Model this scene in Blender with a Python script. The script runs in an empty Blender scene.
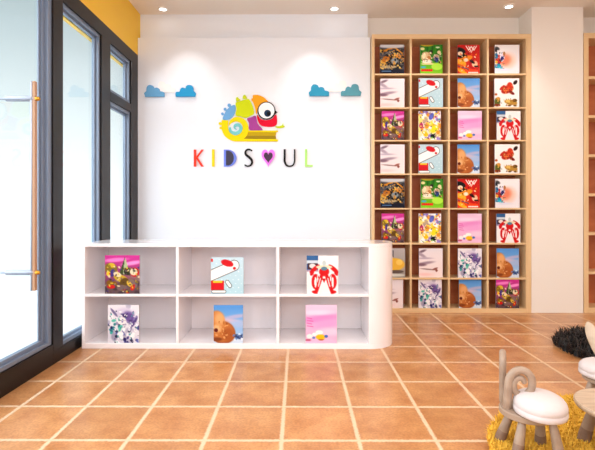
import bpy, bmesh, math, random
from mathutils import Vector, Matrix
random.seed(7)
SC = bpy.context.scene
COL = SC.collection
PI = math.pi

# ------------------------------------------------------------------ helpers
def srgb(r, g, b):
    f = lambda c: (c/255/12.92) if c/255 <= .04045 else ((c/255+.055)/1.055)**2.4
    return (f(r), f(g), f(b), 1)

def mat(name, col, rough=.5, metal=0, spec=.5, emit=None, es=0, coat=0, noise=None, bump=0, bscale=60):
    m = bpy.data.materials.new(name); m.use_nodes = True
    nt = m.node_tree; b = nt.nodes['Principled BSDF']
    b.inputs['Base Color'].default_value = col
    b.inputs['Roughness'].default_value = rough
    b.inputs['Metallic'].default_value = metal
    b.inputs['Specular IOR Level'].default_value = spec
    b.inputs['Coat Weight'].default_value = coat
    if emit:
        b.inputs['Emission Color'].default_value = emit
        b.inputs['Emission Strength'].default_value = es
    tc = nt.nodes.new('ShaderNodeTexCoord')
    if noise:      # (second colour, scale)
        n = nt.nodes.new('ShaderNodeTexNoise'); n.inputs['Scale'].default_value = noise[1]
        n.inputs['Detail'].default_value = 4
        nt.links.new(tc.outputs['Object'], n.inputs['Vector'])
        mx = nt.nodes.new('ShaderNodeMix'); mx.data_type = 'RGBA'
        mx.inputs[6].default_value = col; mx.inputs[7].default_value = noise[0]
        nt.links.new(n.outputs['Fac'], mx.inputs[0])
        nt.links.new(mx.outputs[2], b.inputs['Base Color'])
    if bump:
        n2 = nt.nodes.new('ShaderNodeTexNoise'); n2.inputs['Scale'].default_value = bscale
        nt.links.new(tc.outputs['Object'], n2.inputs['Vector'])
        bp = nt.nodes.new('ShaderNodeBump'); bp.inputs['Strength'].default_value = bump
        bp.inputs['Distance'].default_value = .004
        nt.links.new(n2.outputs['Fac'], bp.inputs['Height'])
        nt.links.new(bp.outputs['Normal'], b.inputs['Normal'])
    return m

def wood(name, c1, c2, scale=(3, 3, 40), rough=.4):
    m = bpy.data.materials.new(name); m.use_nodes = True
    nt = m.node_tree; b = nt.nodes['Principled BSDF']; b.inputs['Roughness'].default_value = rough
    tc = nt.nodes.new('ShaderNodeTexCoord'); mp = nt.nodes.new('ShaderNodeMapping')
    mp.inputs['Scale'].default_value = scale
    n = nt.nodes.new('ShaderNodeTexNoise'); n.inputs['Scale'].default_value = 1.5
    n.inputs['Detail'].default_value = 6; n.inputs['Distortion'].default_value = .4
    cr = nt.nodes.new('ShaderNodeValToRGB')
    cr.color_ramp.elements[0].position = .3; cr.color_ramp.elements[0].color = c1
    cr.color_ramp.elements[1].position = .7; cr.color_ramp.elements[1].color = c2
    L = nt.links.new
    L(tc.outputs['Object'], mp.inputs['Vector']); L(mp.outputs[0], n.inputs['Vector'])
    L(n.outputs['Fac'], cr.inputs[0]); L(cr.outputs[0], b.inputs['Base Color'])
    return m

def tag(o, label=None, cat=None, group=None, kind=None):
    if label: o['label'] = label
    if cat: o['category'] = cat
    if group: o['group'] = group
    if kind: o['kind'] = kind
    return o

def empty(name, loc=(0, 0, 0), rz=0, parent=None):
    o = bpy.data.objects.new(name, None); COL.objects.link(o)
    o.location = loc; o.rotation_euler = (0, 0, rz); o.empty_display_size = .05
    if parent: o.parent = parent
    return o

def obj(name, bm, m, parent=None, smooth=False, loc=None):
    bmesh.ops.recalc_face_normals(bm, faces=bm.faces)
    me = bpy.data.meshes.new(name); bm.to_mesh(me); bm.free()
    if smooth:
        for p in me.polygons: p.use_smooth = True
    if m: me.materials.append(m)
    o = bpy.data.objects.new(name, me); COL.objects.link(o)
    if parent: o.parent = parent
    if loc: o.location = loc
    return o

def box(bm, x0, x1, y0, y1, z0, z1, bev=0):
    vs = [bm.verts.new(p) for p in ((x0,y0,z0),(x1,y0,z0),(x1,y1,z0),(x0,y1,z0),(x0,y0,z1),(x1,y0,z1),(x1,y1,z1),(x0,y1,z1))]
    fs = [bm.faces.new([vs[i] for i in f]) for f in ((0,3,2,1),(4,5,6,7),(0,1,5,4),(1,2,6,5),(2,3,7,6),(3,0,4,7))]
    if bev:
        es = set(e for f in fs for e in f.edges)
        bmesh.ops.bevel(bm, geom=list(es), offset=bev, segments=2, affect='EDGES', profile=.5)
    return bm

def boxes(*bs, bev=0):
    bm = bmesh.new()
    for b in bs: box(bm, *b, bev=bev)
    return bm

def lathe(profile, n=40, cx=0, cy=0, sx=1, sy=1):
    """profile (r,z) list, bottom to top, ends closed"""
    bm = bmesh.new(); rings = []
    for r, z in profile:
        rings.append([bm.verts.new((cx+sx*r*math.cos(2*PI*k/n), cy+sy*r*math.sin(2*PI*k/n), z)) for k in range(n)])
    for a, b in zip(rings, rings[1:]):
        for k in range(n):
            bm.faces.new((a[k], a[(k+1) % n], b[(k+1) % n], b[k]))
    bm.faces.new(rings[0][::-1]); bm.faces.new(rings[-1])
    return bm

def catmull(pts, sub=6, closed=False):
    out = []; n = len(pts)
    rng = range(n) if closed else range(n-1)
    for i in rng:
        g = lambda k: pts[k % n] if closed else pts[max(0, min(n-1, k))]
        p0, p1, p2, p3 = g(i-1), g(i), g(i+1), g(i+2)
        for s in range(sub):
            t = s/sub
            out.append(tuple(.5*((2*b)+(-a+c)*t+(2*a-5*b+4*c-d)*t*t+(-a+3*b-3*c+d)*t**3) for a, b, c, d in zip(p0, p1, p2, p3)))
    if not closed: out.append(tuple(pts[-1]))
    return out

def tube(pts, radii, n=16, bm=None):
    bm = bm or bmesh.new(); rings = []
    P = [Vector(p) for p in pts]
    # rounded ends
    T0 = (P[0]-P[1]).normalized(); T1 = (P[-1]-P[-2]).normalized()
    P2, R2 = [], []
    for a in (80, 55, 28): P2.append(P[0]+T0*radii[0]*math.sin(math.radians(a))); R2.append(radii[0]*math.cos(math.radians(a)))
    P2 += P; R2 += list(radii)
    for a in (28, 55, 80): P2.append(P[-1]+T1*radii[-1]*math.sin(math.radians(a))); R2.append(radii[-1]*math.cos(math.radians(a)))
    up = None
    for i, p in enumerate(P2):
        t = (P2[min(i+1, len(P2)-1)]-P2[max(i-1, 0)]).normalized()
        if up is None:
            up = t.orthogonal().normalized()
        up = (up-t*up.dot(t)).normalized(); sd = t.cross(up)
        rings.append([bm.verts.new(p+(up*math.cos(2*PI*k/n)+sd*math.sin(2*PI*k/n))*R2[i]) for k in range(n)])
    for a, b in zip(rings, rings[1:]):
        for k in range(n): bm.faces.new((a[k], a[(k+1) % n], b[(k+1) % n], b[k]))
    bm.faces.new(rings[0][::-1]); bm.faces.new(rings[-1])
    return bm

def prism(poly, y0, y1, bm=None):
    """poly in (x,z), extruded along y"""
    bm = bm or bmesh.new()
    a = [bm.verts.new((x, y0, z)) for x, z in poly]; b = [bm.verts.new((x, y1, z)) for x, z in poly]
    n = len(poly)
    f1 = bm.faces.new(a); f2 = bm.faces.new(b[::-1])
    for k in range(n): bm.faces.new((a[k], b[k], b[(k+1) % n], a[(k+1) % n]))
    bm.normal_update(); bmesh.ops.triangulate(bm, faces=[f1, f2])
    return bm

def ribbon(pts, widths, y0, y1, bm=None):
    """flat stroke in (x,z) with varying width, extruded along y"""
    bm = bm or bmesh.new(); rows = []
    n = len(pts)
    for i in range(n):
        a = Vector(pts[max(0, i-1)]); b = Vector(pts[min(n-1, i+1)])
        t = (b-a).normalized(); nn = Vector((-t.y, t.x))*widths[i]*.5; p = Vector(pts[i])
        l, r = p+nn, p-nn
        rows.append([bm.verts.new((l.x, y0, l.y)), bm.verts.new((r.x, y0, r.y)), bm.verts.new((r.x, y1, r.y)), bm.verts.new((l.x, y1, l.y))])
    for a, b in zip(rows, rows[1:]):
        for k in range(4): bm.faces.new((a[k], a[(k+1) % 4], b[(k+1) % 4], b[k]))
    bm.faces.new(rows[0]); bm.faces.new(rows[-1][::-1])
    return bm

# ------------------------------------------------------------------ materials
M_wall = mat('white_paint', srgb(240, 245, 254), .55, bump=.05, bscale=200)
M_colw = mat('warm_white_paint', srgb(240, 234, 227), .6, bump=.05, bscale=200)
M_ceil = mat('ceiling_paint', srgb(244, 234, 222), .7)
M_yellow = mat('yellow_paint', srgb(250, 200, 52), .55)
M_dark = mat('dark_brown_metal', srgb(12, 9, 9), .35, 0, .3, noise=(srgb(22, 15, 14), 3))
M_steel = mat('blue_grey_metal', srgb(122, 136, 158), .35, .2)
M_chrome = mat('brushed_steel', srgb(150, 152, 164), .3, .8)
M_gold = mat('gold_cap', srgb(214, 160, 60), .3, .8)
M_orange = mat('amber_brown', srgb(176, 134, 104), .35)
M_desk = mat('white_lacquer', srgb(250, 244, 247), .12, spec=.6, coat=.3)
M_page = mat('book_pages', srgb(235, 230, 225), .7)
M_back = mat('book_back', srgb(150, 140, 150), .5)
M_wood = wood('light_oak', srgb(222, 186, 138), srgb(232, 200, 154), (30, 30, 1.5))
M_woodh = wood('light_oak_board', srgb(222, 186, 138), srgb(232, 200, 154), (1.5, 30, 30))
M_panel = wood('red_brown_panel', srgb(178, 94, 54), srgb(196, 112, 68), (3, 3, 8), .45)
M_ash = wood('grey_ash', srgb(150, 126, 108), srgb(172, 150, 131), (4, 4, 9), .45)
M_foot = wood('dark_ash', srgb(118, 92, 76), srgb(136, 108, 90), (8, 8, 30), .5)
M_tabw = wood('pale_ash', srgb(176, 152, 128), srgb(206, 184, 160), (3, 25, 8), .4)
M_cush = mat('white_fabric', srgb(216, 206, 206), .85, bump=.25, bscale=260, noise=(srgb(206, 195, 194), 30))
M_lens = mat('lamp_lens', (1, 1, 1, 1), .3, emit=(1, .97, .92, 1), es=6)
M_trim = mat('white_trim', srgb(238, 234, 230), .4)

def glass_mat():
    m = bpy.data.materials.new('clear_glass'); m.use_nodes = True
    nt = m.node_tree; nt.nodes.clear(); N = nt.nodes.new; L = nt.links.new
    o = N('ShaderNodeOutputMaterial'); mx = N('ShaderNodeMixShader')
    t = N('ShaderNodeBsdfTransparent'); t.inputs[0].default_value = (.95, .985, .99, 1)
    g = N('ShaderNodeBsdfGlossy'); g.inputs['Roughness'].default_value = .01
    fr = N('ShaderNodeFresnel'); ge = N('ShaderNodeNewGeometry'); io = N('ShaderNodeMapRange')
    io.inputs['To Min'].default_value = 1.35; io.inputs['To Max'].default_value = 1/1.35
    L(ge.outputs['Backfacing'], io.inputs['Value']); L(io.outputs[0], fr.inputs['IOR'])
    L(fr.outputs[0], mx.inputs[0]); L(t.outputs[0], mx.inputs[1]); L(g.outputs[0], mx.inputs[2]); L(mx.outputs[0], o.inputs[0])
    return m
M_glass = glass_mat()

TILE = .3983
def floor_mat():
    m = bpy.data.materials.new('terracotta_tiles'); m.use_nodes = True
    nt = m.node_tree; b = nt.nodes['Principled BSDF']; N = nt.nodes.new; L = nt.links.new
    tc = N('ShaderNodeTexCoord')
    mp = N('ShaderNodeMapping'); mp.inputs['Location'].default_value = (2.079/TILE, -2.342/TILE, 0)
    mp.inputs['Scale'].default_value = (1/TILE, 1/TILE, 1)
    L(tc.outputs['Object'], mp.inputs['Vector'])
    # ragged grout edge
    nz = N('ShaderNodeTexNoise'); nz.inputs['Scale'].default_value = 30; nz.inputs['Detail'].default_value = 3
    L(mp.outputs[0], nz.inputs['Vector'])
    sub = N('ShaderNodeVectorMath'); sub.operation = 'SUBTRACT'; sub.inputs[1].default_value = (.5, .5, .5); L(nz.outputs['Color'], sub.inputs[0])
    sc = N('ShaderNodeVectorMath'); sc.operation = 'SCALE'; sc.inputs['Scale'].default_value = .05; L(sub.outputs[0], sc.inputs[0])
    ad = N('ShaderNodeVectorMath'); ad.operation = 'ADD'; L(mp.outputs[0], ad.inputs[0]); L(sc.outputs[0], ad.inputs[1])
    sp = N('ShaderNodeSeparateXYZ'); L(ad.outputs[0], sp.inputs[0])
    def edge(out):
        a = N('ShaderNodeMath'); a.operation = 'ADD'; a.inputs[1].default_value = .5; L(out, a.inputs[0])
        f = N('ShaderNodeMath'); f.operation = 'FRACT'; L(a.outputs[0], f.inputs[0])
        s = N('ShaderNodeMath'); s.operation = 'SUBTRACT'; s.inputs[1].default_value = .5; L(f.outputs[0], s.inputs[0])
        q = N('ShaderNodeMath'); q.operation = 'ABSOLUTE'; L(s.outputs[0], q.inputs[0]); return q.outputs[0]
    mn = N('ShaderNodeMath'); mn.operation = 'MINIMUM'; L(edge(sp.outputs[0]), mn.inputs[0]); L(edge(sp.outputs[1]), mn.inputs[1])
    mr = N('ShaderNodeMapRange'); mr.interpolation_type = 'SMOOTHSTEP'
    mr.inputs['From Min'].default_value = .014; mr.inputs['From Max'].default_value = .040
    mr.inputs['To Min'].default_value = 1; mr.inputs['To Max'].default_value = 0
    L(mn.outputs[0], mr.inputs['Value'])
    # tile body colour: mottling + per tile tint
    n1 = N('ShaderNodeTexNoise'); n1.inputs['Scale'].default_value = 2.2; n1.inputs['Detail'].default_value = 6; n1.inputs['Roughness'].default_value = .65
    L(mp.outputs[0], n1.inputs['Vector'])
    cr = N('ShaderNodeValToRGB'); e = cr.color_ramp.elements
    e[0].position = .32; e[0].color = srgb(184, 120, 70); e[1].position = .7; e[1].color = srgb(217, 160, 106)
    L(n1.outputs['Fac'], cr.inputs[0])
    n2 = N('ShaderNodeTexNoise'); n2.inputs['Scale'].default_value = 30; n2.inputs['Detail'].default_value = 3; L(mp.outputs[0], n2.inputs['Vector'])
    m1 = N('ShaderNodeMix'); m1.data_type = 'RGBA'; m1.blend_type = 'MULTIPLY'; m1.inputs[0].default_value = .45
    cr2 = N('ShaderNodeValToRGB'); cr2.color_ramp.elements[0].position = .35; cr2.color_ramp.elements[0].color = (.6, .5, .45, 1)
    cr2.color_ramp.elements[1].position = .6; cr2.color_ramp.elements[1].color = (1, 1, 1, 1)
    L(n2.outputs['Fac'], cr2.inputs[0]); L(cr.outputs[0], m1.inputs[6]); L(cr2.outputs[0], m1.inputs[7])
    fl = N('ShaderNodeVectorMath'); fl.operation = 'FLOOR'; L(mp.outputs[0], fl.inputs[0])
    wn = N('ShaderNodeTexWhiteNoise'); wn.noise_dimensions = '2D'; L(fl.outputs[0], wn.inputs['Vector'])
    hs = N('ShaderNodeHueSaturation')
    vr = N('ShaderNodeMapRange'); vr.inputs['To Min'].default_value = .92; vr.inputs['To Max'].default_value = 1.08; L(wn.outputs['Value'], vr.inputs['Value'])
    L(vr.outputs[0], hs.inputs['Value']); L(m1.outputs[2], hs.inputs['Color'])
    m2 = N('ShaderNodeMix'); m2.data_type = 'RGBA'; m2.inputs[7].default_value = srgb(230, 203, 170)
    ml = N('ShaderNodeMath'); ml.operation = 'MULTIPLY'; ml.inputs[1].default_value = .8; L(mr.outputs[0], ml.inputs[0])
    L(ml.outputs[0], m2.inputs[0]); L(hs.outputs[0], m2.inputs[6]); L(m2.outputs[2], b.inputs['Base Color'])
    rr = N('ShaderNodeMapRange'); rr.inputs['To Min'].default_value = .28; rr.inputs['To Max'].default_value = .7; L(mr.outputs[0], rr.inputs['Value'])
    L(rr.outputs[0], b.inputs['Roughness'])
    bp = N('ShaderNodeBump'); bp.inputs['Strength'].default_value = .35; bp.inputs['Distance'].default_value = .004; bp.invert = True
    L(mr.outputs[0], bp.inputs['Height']); L(bp.outputs[0], b.inputs['Normal'])
    return m
M_floor = floor_mat()

# ------------------------------------------------------------------ room shell
H = 3.5
XW = -1.88           # room face of the glazed wall
def struct(name, bm, m, parent=None, **k):
    o = obj(name, bm, m, parent, **k)
    if not parent: o['kind'] = 'structure'
    return o
XR, YB = 5.2, -1.6
struct('floor', boxes((XW-.12, XR+.1, YB-.1, 5.7, -.1, 0)), M_floor)
struct('ceiling', boxes((XW-.12, XR+.1, YB-.1, 5.7, H, H+.1)), M_ceil)
struct('wall_left', boxes((XW-.12, XW, YB, 5.39, 2.985, H)), M_yellow)
struct('wall_back', boxes((.823, XR, 5.5, 5.6, 0, H)), M_colw)
struct('wall_logo', boxes((XW-.12, .822, 5.39, 5.6, 0, H)), M_wall)
struct('trim_1', boxes((XW+.002, .838, 5.3, 5.389, 0, 3.19), bev=.003), M_wall)
struct('wall_column', boxes((2.665, 3.255, 5.2, 5.499, 0, H), bev=.003), M_colw)
struct('wall_right', boxes((XR, XR+.1, YB, 5.6, 0, H)), M_colw)
struct('wall_rear', boxes((XW-.12, XR+.1, YB-.1, YB, 0, H)), M_colw)

# glazed left wall : sill, head, mullions, recessed grey sub-frames, panes
XO = XW-.075         # outer side of the frame
def frame_member(*bs, name='trim_2', bev=.002): return struct(name, boxes(*bs, bev=bev), M_dark)
fr = empty('trim_2', (0, 0, 0)); fr['kind'] = 'structure'
obj('sill', boxes((XO, XW+.004, 3.465, 5.299, 0, .10), (XO, XW+.004, YB, 3.465, 0, .155), bev=.002), M_dark, fr)
obj('head', boxes((XO, XW+.004, YB, 5.299, 2.85, 2.984), bev=.002), M_dark, fr)
for y0, y1 in ((3.467, 3.612), (4.322, 4.525), (5.085, 5.299), (1.75, 1.88), (-.3, -.15)):
    obj('mullion', boxes((XO, XW+.004, y0, y1, .1 if y0 > 3.463 else .155, 2.85), bev=.002), M_dark, fr)

def pane_unit(name, y0, y1, z0, z1, kind='window'):
    w = empty(name, (XW, (y0+y1)/2, z0)); w['kind'] = 'structure'
    ox, oy, oz = w.location
    t, xa, xb = .03, -.07, -.012
    a, b, c, d = y0-oy, y1-oy, 0, z1-z0
    # stepped grey sub-frame lining the opening
    bm = boxes((xa, xb, a, a+t, c, d), (xa, xb, b-t, b, c, d), (xa, xb, a+t, b-t, c, c+t), (xa, xb, a+t, b-t, d-t, d), bev=.002)
    t2 = .05
    for q in ((xa, xb-.03, a+t, a+t2, c+t, d-t), (xa, xb-.03, b-t2, b-t, c+t, d-t), (xa, xb-.03, a+t2, b-t2, c+t, c+t2), (xa, xb-.03, a+t2, b-t2, d-t2, d-t)):
        box(bm, *q, bev=.002)
    obj('window_frame' if kind == 'window' else 'door_frame', bm, M_steel, w)
    obj('glass_pane', boxes((-.062, -.054, a+t2, b-t2, c+t2, d-t2)), M_glass, w)
    return w
pane_unit('window_1', 3.613, 4.321, .101, 2.849)
pane_unit('window_2', 4.526, 5.084, .101, 2.274)
obj('transom', boxes((XO, XW+.004, 4.526, 5.084, 2.275, 2.365), bev=.002), M_dark, fr)
pane_unit('window_3', 4.526, 5.084, 2.366, 2.849)
pane_unit('window_4', -.149, 1.749, .156, 2.849)  # unseen glazing out of view, added to let in more light
pane_unit('window_5', YB+.01, -.301, .156, 2.849)  # likewise unseen, added for the light

# glass door with a wide grey stile and a long pull handle
d = empty('door_1', (XW, 1.881, .156)); d['kind'] = 'structure'
a, b, c, e = 0, 1.585, 0, 2.693
bm = boxes((-.07, -.008, a, a+.075, c, e), (-.07, -.008, b-.05, b, c, e), (-.07, -.008, a+.075, b-.05, c, c+.03), (-.07, -.008, a+.075, b-.05, e-.04, e), bev=.003)
for q in ((-.07, -.032, b-.085, b-.05, c+.03, e-.04), (-.07, -.032, a+.075, b-.085, c+.03, c+.055), (-.055, -.045, b-.11, b-.085, c+.055, e-.04)):
    box(bm, *q, bev=.002)
obj('door_frame', bm, M_steel, d)
obj('glass_pane', boxes((-.062, -.054, a+.075, b-.085, c+.055, e-.04)), M_glass, d)
hy = 3.01-1.881
hnd = obj('door_handle', boxes((.105, .118, hy-.016, hy+.016, .495, 1.885), bev=.004), M_chrome, d)
obj('grip', boxes((.1185, .138, hy-.015, hy+.015, .495, 1.885), bev=.004), M_orange, hnd)  # brown strip along the room side of the bar
for z in (.615, 1.77):
    obj('standoff', tube([(-.053, hy, z), (.115, hy, z)], [.019, .019]), M_chrome, hnd, smooth=True)
    obj('cap', tube([(.139, hy, z), (.150, hy, z)], [.015, .014]), M_gold, hnd, smooth=True)
    obj('outer_standoff', tube([(-.063, hy, z), (-.17, hy, z)], [.008, .008]), M_chrome, hnd, smooth=True)

# yellow strip added outside, standing in for a reflection at the top of the panes
tag(struct('reflection_strip', boxes((XW-.16, XW-.121, YB, 5.6, 2.83, 3.0)), M_yellow))
# pavement outside
M_pave = mat('pale_paving', srgb(235, 238, 242), .8, noise=(srgb(222, 226, 232), 2))
struct('floor_outside', boxes((-30, XW-.121, -12, 34, -.12, -.02)), M_pave)

# ------------------------------------------------------------------ recessed downlights
for i, (x, y, lab) in enumerate(((-1.565, 5.235, 'small round recessed downlight in the ceiling at the window end of the logo wall'),
                  (.415, 5.23, 'small round recessed downlight in the ceiling at the bookcase end of the logo wall'),
                  (2.40, 5.185, 'small round recessed downlight in the ceiling above the right end of the tall bookcase'))):
    t = empty('recessed_downlight', (x, y, H-.012)); tag(t, lab, 'downlight', 'recessed ceiling downlights')
    bm = bmesh.new(); n = 32
    rs = [(.060, .0115), (.060, .004), (.054, 0), (.044, 0), (.040, .006)]
    rings = [[bm.verts.new((r*math.cos(2*PI*k/n), r*math.sin(2*PI*k/n), z)) for k in range(n)] for r, z in rs]
    for p, q in zip(rings, rings[1:]):
        for k in range(n): bm.faces.new((p[k], p[(k+1) % n], q[(k+1) % n], q[k]))
    obj('trim_ring', bm, M_trim, t, smooth=True)
    obj('lamp_lens', lathe([(.040, .006), (.040, .011)], 32), M_lens, t)

# ------------------------------------------------------------------ book covers (painted procedurally into colour attributes)
def sst(a, b, x):
    t = max(0, min(1, (x-a)/(b-a))) if a != b else (1 if x > a else 0)
    return t*t*(3-2*t)
class Paint:
    """colour field on the unit cover, u right, v down"""
    def __init__(s, top, bot): s.top, s.bot, s.ops = top, bot, []
    def ell(s, x, y, rx, ry, col, rot=0, soft=.12): s.ops.append(('e', x, y, rx, ry, math.radians(rot), col, soft)); return s
    def line(s, x0, y0, x1, y1, w, col, soft=.01): s.ops.append(('l', x0, y0, x1, y1, w, col, soft)); return s
    def rect(s, x0, y0, x1, y1, col): s.ops.append(('r', x0, y0, x1, y1, col)); return s
    def tri(s, a, b, c, col): s.ops.append(('t', a, b, c, col)); return s
    def splat(s, n, cols, box_, r, seed, ar=2.0):
        rn = random.Random(seed)
        for _ in range(n):
            s.ell(rn.uniform(box_[0], box_[2]), rn.uniform(box_[1], box_[3]), rn.uniform(r[0], r[1]), rn.uniform(r[0], r[1])/ar*rn.uniform(.8, 1.6), rn.choice(cols), rn.uniform(0, 180), .3)
        return s
    def at(s, u, v):
        c = [s.top[i]*(1-v)+s.bot[i]*v for i in range(3)]
        for o in s.ops:
            k = o[0]
            if k == 'e':
                _, x, y, rx, ry, ro, col, soft = o
                dx, dy = u-x, (v-y)*1.2
                p = dx*math.cos(ro)+dy*math.sin(ro); q = -dx*math.sin(ro)+dy*math.cos(ro)
                a = 1-sst(1-soft, 1+soft, math.hypot(p/rx, q/(ry*1.2)))
            elif k == 'l':
                _, x0, y0, x1, y1, w, col, soft = o
                dx, dy = x1-x0, y1-y0; t = max(0, min(1, ((u-x0)*dx+(v-y0)*dy)/(dx*dx+dy*dy+1e-9)))
                a = 1-sst(w/2-soft, w/2+soft, math.hypot(u-x0-t*dx, v-y0-t*dy))
            elif k == 'r':
                _, x0, y0, x1, y1, col = o
                a = 1 if x0 <= u <= x1 and y0 <= v <= y1 else 0
            else:
                _, A, B, C, col = o
                sg = lambda p, q: (u-q[0])*(p[1]-q[1])-(p[0]-q[0])*(v-q[1])
                d1, d2, d3 = sg(A, B), sg(B, C), sg(C, A)
                a = 0 if ((d1 < 0 or d2 < 0 or d3 < 0) and (d1 > 0 or d2 > 0 or d3 > 0)) else 1
            if a > 0: c = [c[i]*(1-a)+col[i]*a for i in range(3)]
        return c
W_, K_ = (245, 242, 244), (30, 30, 34)
D = {}
# dark machinery on grey, navy strip
p = Paint((205, 205, 210), (70, 70, 80))
p.splat(46, [(40, 42, 48), (70, 70, 74), (214, 150, 40), (190, 120, 30), (26, 28, 34), (120, 116, 110), (232, 190, 90)], (.0, .12, 1, .85), (.06, .16), 3)
p.line(.3, .16, .62, .1, .05, (225, 160, 40)).line(.62, .1, .92, .3, .05, (215, 150, 40)).ell(.24, .5, .17, .1, (200, 130, 40), -30).ell(.75, .4, .12, .09, (226, 160, 60), 30).ell(.6, .55, .13, .1, (150, 160, 165), 20)
p.ell(.35, .76, .35, .05, (190, 170, 130)).rect(0, .84, 1, 1, (14, 24, 54))
for k in range(7): p.line(.05+k*.06, .91, .09+k*.06, .91, .05, (110, 150, 190))
p.ops.insert(0, ('r', 0, 0, 1, 1, (96, 96, 104)))
p.splat(150, [(22, 24, 30), (36, 38, 46), (206, 150, 50), (160, 110, 40), (14, 16, 22), (130, 130, 128), (236, 200, 110), (28, 30, 38)], (.0, .14, 1, .84), (.015, .06), 33, 2.4)
p.ell(.5, .04, .6, .08, (210, 210, 214), 0, .3).rect(0, .84, 1, 1, (14, 24, 54)).line(.08, .91, .45, .91, .03, (110, 150, 190))
D['machine'] = (p, 'dark and amber machinery cover')
# green meadow, red title
p = Paint((40, 130, 30), (150, 215, 50))
for k in range(9): p.line(.08+k*.12, 0, .06+k*.12, .33, .03, (90, 170, 50) if k % 2 else (20, 90, 24), .02)
p.ell(.3, .0, .3, .06, (190, 170, 60)).ell(.5, .45, .6, .12, (70, 140, 50)).ell(.26, .42, .22, .18, (225, 200, 160)).ell(.16, .36, .09, .1, (240, 225, 190)).ell(.38, .48, .09, .1, (200, 140, 80)).ell(.3, .58, .24, .06, (240, 235, 220))
p.ell(.1, .14, .09, .05, (235, 225, 170)).ell(.48, .24, .08, .06, (60, 50, 40)).ell(.84, .26, .08, .06, (235, 215, 180)).ell(.72, .42, .14, .09, (200, 180, 160)).ell(.72, .52, .11, .09, (60, 90, 160)).ell(.78, .09, .09, .03, (220, 230, 190))
p.ell(.4, .66, .38, .03, (230, 220, 170)).ell(.14, .77, .12, .03, (90, 180, 210))
for k in range(6): p.ell(.08+k*.085, .875, .05, .045, (228, 44, 30))
p.ell(.75, .75, .25, .12, (190, 235, 90))
p.splat(50, [(250, 245, 220), (60, 44, 30), (200, 150, 100), (30, 100, 30), (240, 210, 170)], (.05, .25, .95, .62), (.012, .04), 41, 1.6)
D['meadow'] = (p, 'green meadow cover')
# red and orange swirls with a white zigzag emblem
p = Paint((206, 30, 26), (226, 70, 30))
p.ell(.15, .2, .22, .1, K_, 20).ell(.2, .38, .3, .09, (30, 20, 24), 15).ell(.12, .3, .12, .07, (250, 225, 200)).ell(.35, .5, .35, .1, (245, 160, 40), -20).ell(.15, .62, .25, .12, (250, 190, 60), 20).ell(.38, .52, .1, .06, (250, 235, 215)).ell(.72, .68, .2, .16, (200, 26, 30)).ell(.78, .66, .13, .11, (245, 205, 175)).ell(.66, .58, .14, .05, (50, 20, 20), 30).ell(.84, .74, .1, .03, (60, 30, 30))
p.ell(.3, .78, .35, .05, (236, 120, 30), 25).line(.02, .72, .5, .84, .03, (90, 80, 130)).ell(.2, .9, .25, .07, (252, 190, 50), 25).ell(.6, .9, .3, .05, (240, 90, 30))
for a_, b_ in (((.38, .04), (.5, .18)), ((.5, .18), (.62, .06)), ((.62, .06), (.74, .18)), ((.74, .18), (.86, .04)), ((.5, .05), (.62, .25)), ((.62, .25), (.76, .05))): p.line(*a_, *b_, .035, (255, 250, 245))
for k in range(6): p.line(.5+k*.075, .955, .54+k*.075, .955, .04, (255, 250, 245))
p.splat(46, [(250, 170, 50), (150, 16, 20), (40, 20, 26), (252, 226, 190), (244, 110, 40)], (0, .22, 1, .92), (.02, .06), 42, 3)
D['swirl'] = (p, 'red and orange swirl cover')
# white with coloured splash at left
p = Paint(W_, (235, 232, 238))
p.ell(.52, .55, .3, .26, (244, 206, 190), 60, .5).ell(.4, .52, .22, .2, (238, 150, 120), 60, .5).ell(.15, .5, .14, .16, (200, 60, 50)).ell(.3, .42, .1, .12, (235, 225, 240)).ell(.3, .48, .07, .08, (40, 50, 130)).ell(.1, .72, .16, .08, (40, 160, 190)).ell(.22, .78, .12, .05, (60, 190, 210), 20).ell(.06, .38, .07, .1, (50, 140, 180)).ell(.38, .3, .05, .07, (190, 140, 90)).ell(.1, .12, .1, .05, (90, 90, 95), 30, .4).ell(.04, .2, .06, .09, (60, 60, 70)).ell(.06, .6, .06, .06, (230, 190, 60)).ell(.34, .85, .3, .04, (225, 225, 240), 0, .6)
p.splat(46, [(210, 50, 50), (40, 50, 130), (60, 190, 210), (230, 190, 60), (60, 60, 70), (250, 250, 250)], (0, .25, .4, .85), (.012, .04), 43, 2.4)
D['splash'] = (p, 'white cover with coloured splash')
# pale ink landscape
p = Paint((240, 234, 240), (246, 232, 232))
p.ell(.14, .1, .16, .04, (150, 130, 145), -20, .5).ell(.1, .22, .22, .05, (190, 175, 190), 30, .6).ell(.25, .34, .3, .03, (205, 190, 205), 0, .7).ell(.3, .5, .32, .045, (180, 160, 175), -8, .6).ell(.1, .56, .2, .05, (150, 120, 135), 0, .5).ell(.4, .72, .34, .022, (170, 140, 140), 5, .4).ell(.68, .7, .12, .03, (170, 110, 100), -20, .3).ell(.74, .76, .05, .05, (165, 110, 100)).ell(.25, .9, .3, .05, (248, 215, 215), 0, .8)
D['inkscape'] = (p, 'white cover with mauve brushstrokes')
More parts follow.
